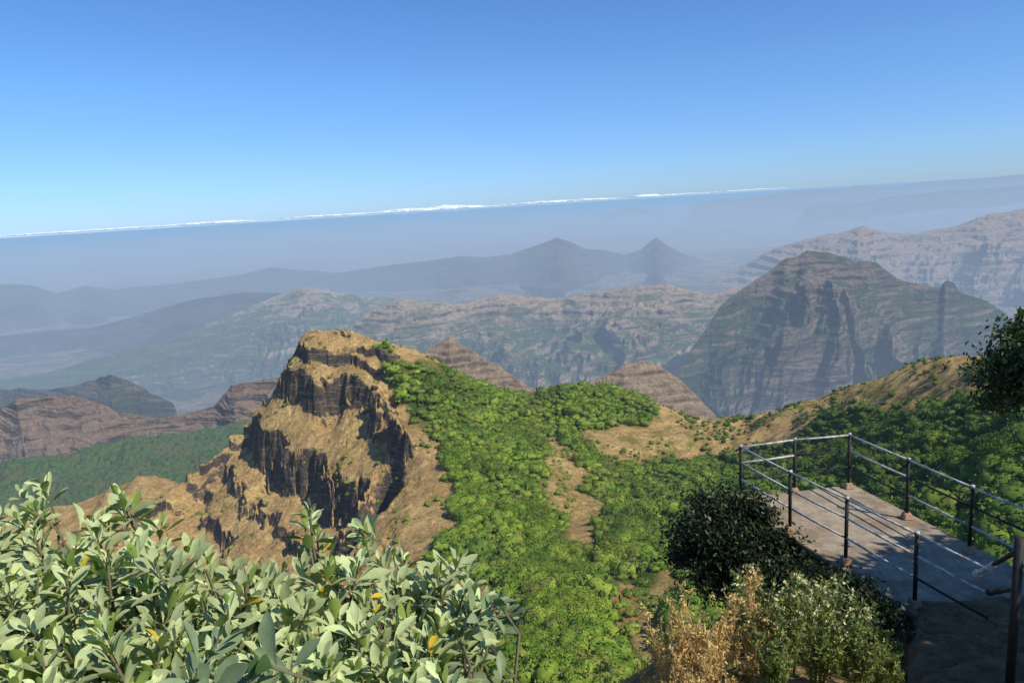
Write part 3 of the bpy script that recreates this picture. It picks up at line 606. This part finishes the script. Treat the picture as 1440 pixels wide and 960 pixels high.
# ------------------------------------------------------------------ foreground sage-leaved shrub
def leafmesh(L, w, curl, fold):
    out = []
    prof = [(0, .03), (.16, .22), (.36, .66), (.58, .98), (.78, .84), (.92, .44), (1, .02)]
    for s, h in prof:
        z = -curl*L*s*s
        hw = h*w*.5
        out += [(s*L, -hw, z+fold*hw), (s*L, 0, z), (s*L, hw, z+fold*hw)]
    return np.array(out)
LF = []
for i in range(6):
    for j in range(2):
        a = i*3+j; LF.append((a, a+1, a+4, a+3))
LF = np.array(LF)
def shrub(name, region, ntips, Yf, mat, label, seed, Lr, roots, below=.3, nlv=(9, 15), lean=(0, 0, 1), tall=0, extra=()):
    g = np.random.default_rng(seed); root = empty(name, roots[0]); org = np.array(roots[0]); V = []; Fc = []; Tn = []; off = 0
    xs = [p[0] for p in region]; ys_ = [p[1] for p in region]; tips = [at(*e) for e in extra]
    while len(tips) < ntips:
        px, py = g.uniform(min(xs), max(xs)), g.uniform(min(ys_), max(ys_))
        if not inpoly(np.array([px]), np.array([py]), region)[0]: continue
        dn = abs(g.normal())*below if g.random() < .62 else 0
        Yv = Yf(px, py)*(1+g.normal()*.05); P = at(px, py, Yv); P = P+np.array([0, 0, -dn*.6])
        if dn > 0: P[1] += g.normal()*.08
        elif g.random() < tall: P[2] += g.uniform(.01, .06)
        tips.append(P)
    b = MB()
    for P in tips:
        ax = np.array(lean, float)+g.normal(size=3)*.40+np.array([0, -.08, 0]); ax[2] = abs(ax[2])+.28; ax /= np.linalg.norm(ax)
        nl = int(g.integers(*nlv)); e1 = np.cross(ax, [0.3, .9, .1]); e1 /= np.linalg.norm(e1); e2 = np.cross(ax, e1); ph = g.uniform(0, 6.28)
        Ls = g.uniform(*Lr); tb = g.random()
        for i in range(nl):
            f = i/nl; phi = ph+i*2.4+g.normal()*.25; tilt = math.radians(14+f*68+g.normal()*11)
            pr = e1*math.cos(phi)+e2*math.sin(phi)
            d = ax*math.cos(tilt)+pr*math.sin(tilt); nm = ax*math.sin(tilt)-pr*math.cos(tilt); sd = np.cross(nm, d)
            L = Ls*(.5+.6*min(1, f*2))*g.uniform(.75, 1.2)
            lm = leafmesh(L, L*g.uniform(.33, .46), g.uniform(-.12, .35), g.uniform(.15, .75))
            bs = P-ax*(f*Ls*1.45)+pr*.004-org
            V.append(bs+lm[:, :1]*d+lm[:, 1:2]*sd+lm[:, 2:]*nm); Fc.append(LF+off); off += len(lm); Tn.append(np.full(len(lm), 1.0 if g.random() < .009 else .95*(.4*tb+.6*g.random())))
        rt = min(roots, key=lambda q: np.hypot(q[0]-P[0], q[1]-P[1])); rt = np.array(rt)
        m1 = P-ax*Ls*1.8; m2 = rt*.35+P*.65+g.normal(size=3)*.06+np.array([0, 0, -.1])
        b.tube([tuple(rt-org), tuple(m2-org), tuple(m1-org), tuple(P-org)], [.010, .005, .003, .002], 5, False)
    link('foliage', npmesh('foliage', np.concatenate(V), np.concatenate(Fc), mat, True, {'tint': np.concatenate(Tn)}), root)
    for q in roots:
        q = np.array(q)-org; b.tube([tuple(q+np.array([0, 0, -.5])), tuple(q)], [.03, .016], 7)
    b.build('branches', M_TWIG, root, True)
    return tag(root, label, 'shrub')
Yf = lambda px, py: np.interp(py, [660, 720, 800, 960, 1050], [1.95, 1.75, 1.4, 1.05, .95])
regA = [(-60, 722), (0, 715), (50, 705), (90, 750), (130, 732), (170, 712), (215, 735), (250, 765), (300, 778), (330, 795), (380, 825), (430, 835), (430, 1040), (-60, 1040)]
regB = [(400, 835), (430, 790), (462, 790), (520, 780), (540, 805), (610, 805), (640, 795), (685, 815), (690, 835), (665, 865), (640, 900), (600, 1040), (400, 1040)]
shrub('sage_shrub', regA, 620, Yf, M_SAGE, 'pale sage green large leaved shrub filling the lower left corner', 21, (.042, .062), [(-.7, 1.7, -2.1), (-1.1, 1.9, -2.2), (-.35, 1.4, -1.9)], .40, (8, 14), tall=.2, extra=[(30, 692, 1.85), (60, 680, 1.85), (165, 692, 1.8), (178, 708, 1.8)])
shrub('sage_shrub', regB, 310, Yf, M_SAGE, 'pale leafy shrub right of the big corner shrub with an upright shoot', 22, (.040, .060), [(-.15, 1.7, -2.2), (-.3, 1.5, -2.0)], .38, (8, 14), tall=.2, extra=[(436, 714, 1.55), (428, 736, 1.55), (446, 748, 1.55), (440, 768, 1.55), (505, 742, 1.6), (515, 760, 1.6)])
shrub('leafy_sprig', [(300, 880), (350, 870), (380, 900), (350, 1000), (290, 1000)], 9, lambda a, b_: .8, M_DEEP, 'darker green sprig standing closest in front of the pale shrubs', 23, (.042, .056), [(-.28, .85, -1.2)], .1, (8, 12))
shrub('leafy_sprig', [(640, 830), (725, 845), (730, 868), (640, 890)], 12, lambda a, b_: 1.35, M_DEEP, 'dark shoot reaching right from the shrub at the lower centre', 24, (.038, .052), [(-.1, 1.4, -1.7)], .08, (8, 12), (.6, 0, .5))
# ------------------------------------------------------------------ weeds
def weed_mesh(seed, h, nst, flower, mats, nleaf=3, lsz=.045, nfl=4):
    g = np.random.default_rng(seed); b = MB(); lp = []; fp = []
    for s in range(nst):
        az = g.uniform(0, 6.28); ln = g.uniform(.05, .42)*h; tip = np.array([math.cos(az)*ln, math.sin(az)*ln, h*g.uniform(.5, 1.25)])
        bs = np.array([math.cos(az)*.05, math.sin(az)*.05, -.05]); mid = bs*.5+tip*.5+np.array([-math.cos(az), -math.sin(az), 0])*.04+np.array([0, 0, .05])
        b.tube([tuple(bs), tuple(mid), tuple(tip)], [.006, .0045, .002], 4, False)
        for k in range(10):
            t = g.uniform(.3, 1); p0 = bs*(1-t)**2+2*mid*t*(1-t)+tip*t*t; a2 = g.uniform(0, 6.28)
            p1 = p0+np.array([math.cos(a2)*.05, math.sin(a2)*.05, .10])*g.uniform(.5, 1.3)
            b.tube([tuple(p0), tuple(p1)], [.003, .0014], 3, False); lp.append(p0+(p1-p0)*g.uniform(0, 1, nleaf)[:, None]+g.normal(size=(nleaf, 3))*.01)
            if not flower or (k < nfl and t > .55): fp.append(p1+g.normal(size=(6, 3))*.009)
    nv = len(b.v); V1 = np.array([tuple(v) for v in b.v]); F1 = np.array(b.f)
    V2, F2, t2 = leafcloud(np.concatenate(lp), lsz, g, 1.0, .3); V3, F3, t3 = leafcloud(np.concatenate(fp), .024 if flower else .02, g, .5, .9)
    return [('stems', npmesh('stems', V1, F1, mats[0], False, {'tint': np.full(nv, .5)})), ('leaves', npmesh('leaves', V2, F2, mats[1], False, {'tint': t2})), ('flowers' if flower else 'seed_heads', npmesh('flowers', V3, F3, mats[2], False, {'tint': t3}))]
dry = [weed_mesh(300+i, .68, 10, False, (M_STRAW, M_STRAW, M_STRAW), 3) for i in range(4)]
flo = [weed_mesh(310+i, .64, 11, True, (M_WEED, M_WEED, M_WHITE), 6, .06, 7) for i in range(4)]
grn = [weed_mesh(320+i, .45, 11, False, (M_WEED, M_WEED, M_WEED), 5, .055) for i in range(2)]
def plant(protos, i, px, py, Y, sc, name, label, group):
    P = at(px, py, Y); z = float(ground(P[0], P[1])[0]); o = empty(name, (P[0], P[1], z)); o.rotation_euler = (0, 0, random.uniform(0, 6.28))
    sc_ = sc*random.uniform(.75, 1.2); o.scale = (sc_, sc_, sc_)
    for nm, me in protos[i % len(protos)]: link(nm, me, o)
    tag(o, label, 'weed', group)
dspots = [(880, 900, 5.2), (905, 870, 5.6), (935, 850, 5.9), (960, 880, 5.4), (930, 930, 4.9), (985, 850, 6.2), (1000, 900, 5.3), (965, 940, 4.8), (1030, 870, 5.8), (900, 950, 4.7), (1010, 950, 4.8), (945, 890, 5.5), (1060, 900, 5.4)]
for i, (a, b_, Y_) in enumerate(dspots): plant(dry, i, a, b_, Y_, random.uniform(.85, 1.1), 'dry_weed', 'straw coloured dry weed tuft below the dark bush', 'dry weeds at the lower centre right')
fspots = [(1060, 850, 6.6), (1090, 870, 6.2), (1120, 850, 6.6), (1150, 840, 6.9), (1180, 860, 6.5), (1210, 870, 6.3), (1140, 900, 5.8), (1075, 910, 5.5), (1190, 905, 5.8), (1110, 930, 5.3)]
for i, (a, b_, Y_) in enumerate(fspots): plant(flo, i, a, b_, Y_, random.uniform(.8, 1.1), 'flowering_weed', 'weed with small cream white flower heads left of the path', 'flowering weeds beside the path')
gspots = [(1040, 950, 4.9), (1150, 950, 5.0), (1220, 930, 5.4), (1240, 890, 6.1), (1090, 960, 4.7), (1200, 960, 4.9), (860, 940, 5.2), (1240, 960, 5.0), (1000, 820, 7.2), (950, 810, 7.5), (1050, 830, 7.4)]
for i, (a, b_, Y_) in enumerate(gspots): plant(grn, i, a, b_, Y_, random.uniform(.8, 1.2), 'green_weed', 'low green weed tuft among the dry weeds at the lower right', 'green weeds among the dry ones')
# ------------------------------------------------------------------ light, world, camera
sun_az = math.radians(126); sun_el = math.radians(45)
sd = Vector((math.sin(sun_az)*math.cos(sun_el), math.cos(sun_az)*math.cos(sun_el), math.sin(sun_el)))
sl = bpy.data.lights.new('sun', 'SUN'); sl.energy = 5.0; sl.angle = math.radians(.53); sl.color = (1, .93, .80)
so = bpy.data.objects.new('sun', sl); COL.objects.link(so); so.rotation_euler = sd.to_track_quat('Z', 'Y').to_euler()
w = bpy.data.worlds.new('World'); S.world = w; w.use_nodes = True; nt = w.node_tree
sky = nt.nodes.new('ShaderNodeTexSky'); sky.sky_type = 'NISHITA'; sky.sun_disc = False; sky.sun_elevation = sun_el; sky.sun_rotation = sun_az
sky.altitude = 1300; sky.air_density = 1.0; sky.dust_density = .3; sky.ozone_density = 2.0
tc = nt.nodes.new('ShaderNodeTexCoord'); sx = nt.nodes.new('ShaderNodeSeparateXYZ'); nt.links.new(tc.outputs['Generated'], sx.inputs[0])
cr = nt.nodes.new('ShaderNodeValToRGB'); nt.links.new(sx.outputs[2], cr.inputs[0]); e = cr.color_ramp.elements
while len(e) < 4: e.new(.5)
for el, (p_, c) in zip(e, [(0, (.36, .54, .93)), (.05, (.41, .60, .94)), (.16, (.46, .69, .98)), (.45, (.40, .69, .99))]): el.position = p_; el.color = (*c, 1)
mx = nt.nodes.new('ShaderNodeVectorMath'); mx.operation = 'MULTIPLY'; nt.links.new(sky.outputs[0], mx.inputs[0]); nt.links.new(cr.outputs[0], mx.inputs[1])
nt.links.new(mx.outputs[0], nt.nodes['Background'].inputs[0]); nt.nodes['Background'].inputs[1].default_value = .15
S.view_settings.view_transform = 'Standard'; S.view_settings.look = 'None'; S.view_settings.exposure = 0
cam = bpy.data.cameras.new('camera'); co = bpy.data.objects.new('camera', cam); COL.objects.link(co)
cam.sensor_width = 36; cam.lens = F/1440*36; cam.clip_start = .05; cam.clip_end = 1e6
co.matrix_world = Matrix.Rotation(PI/2-PITCH, 4, 'X') @ Matrix.Rotation(-ROLL, 4, 'Z')
S.camera = co
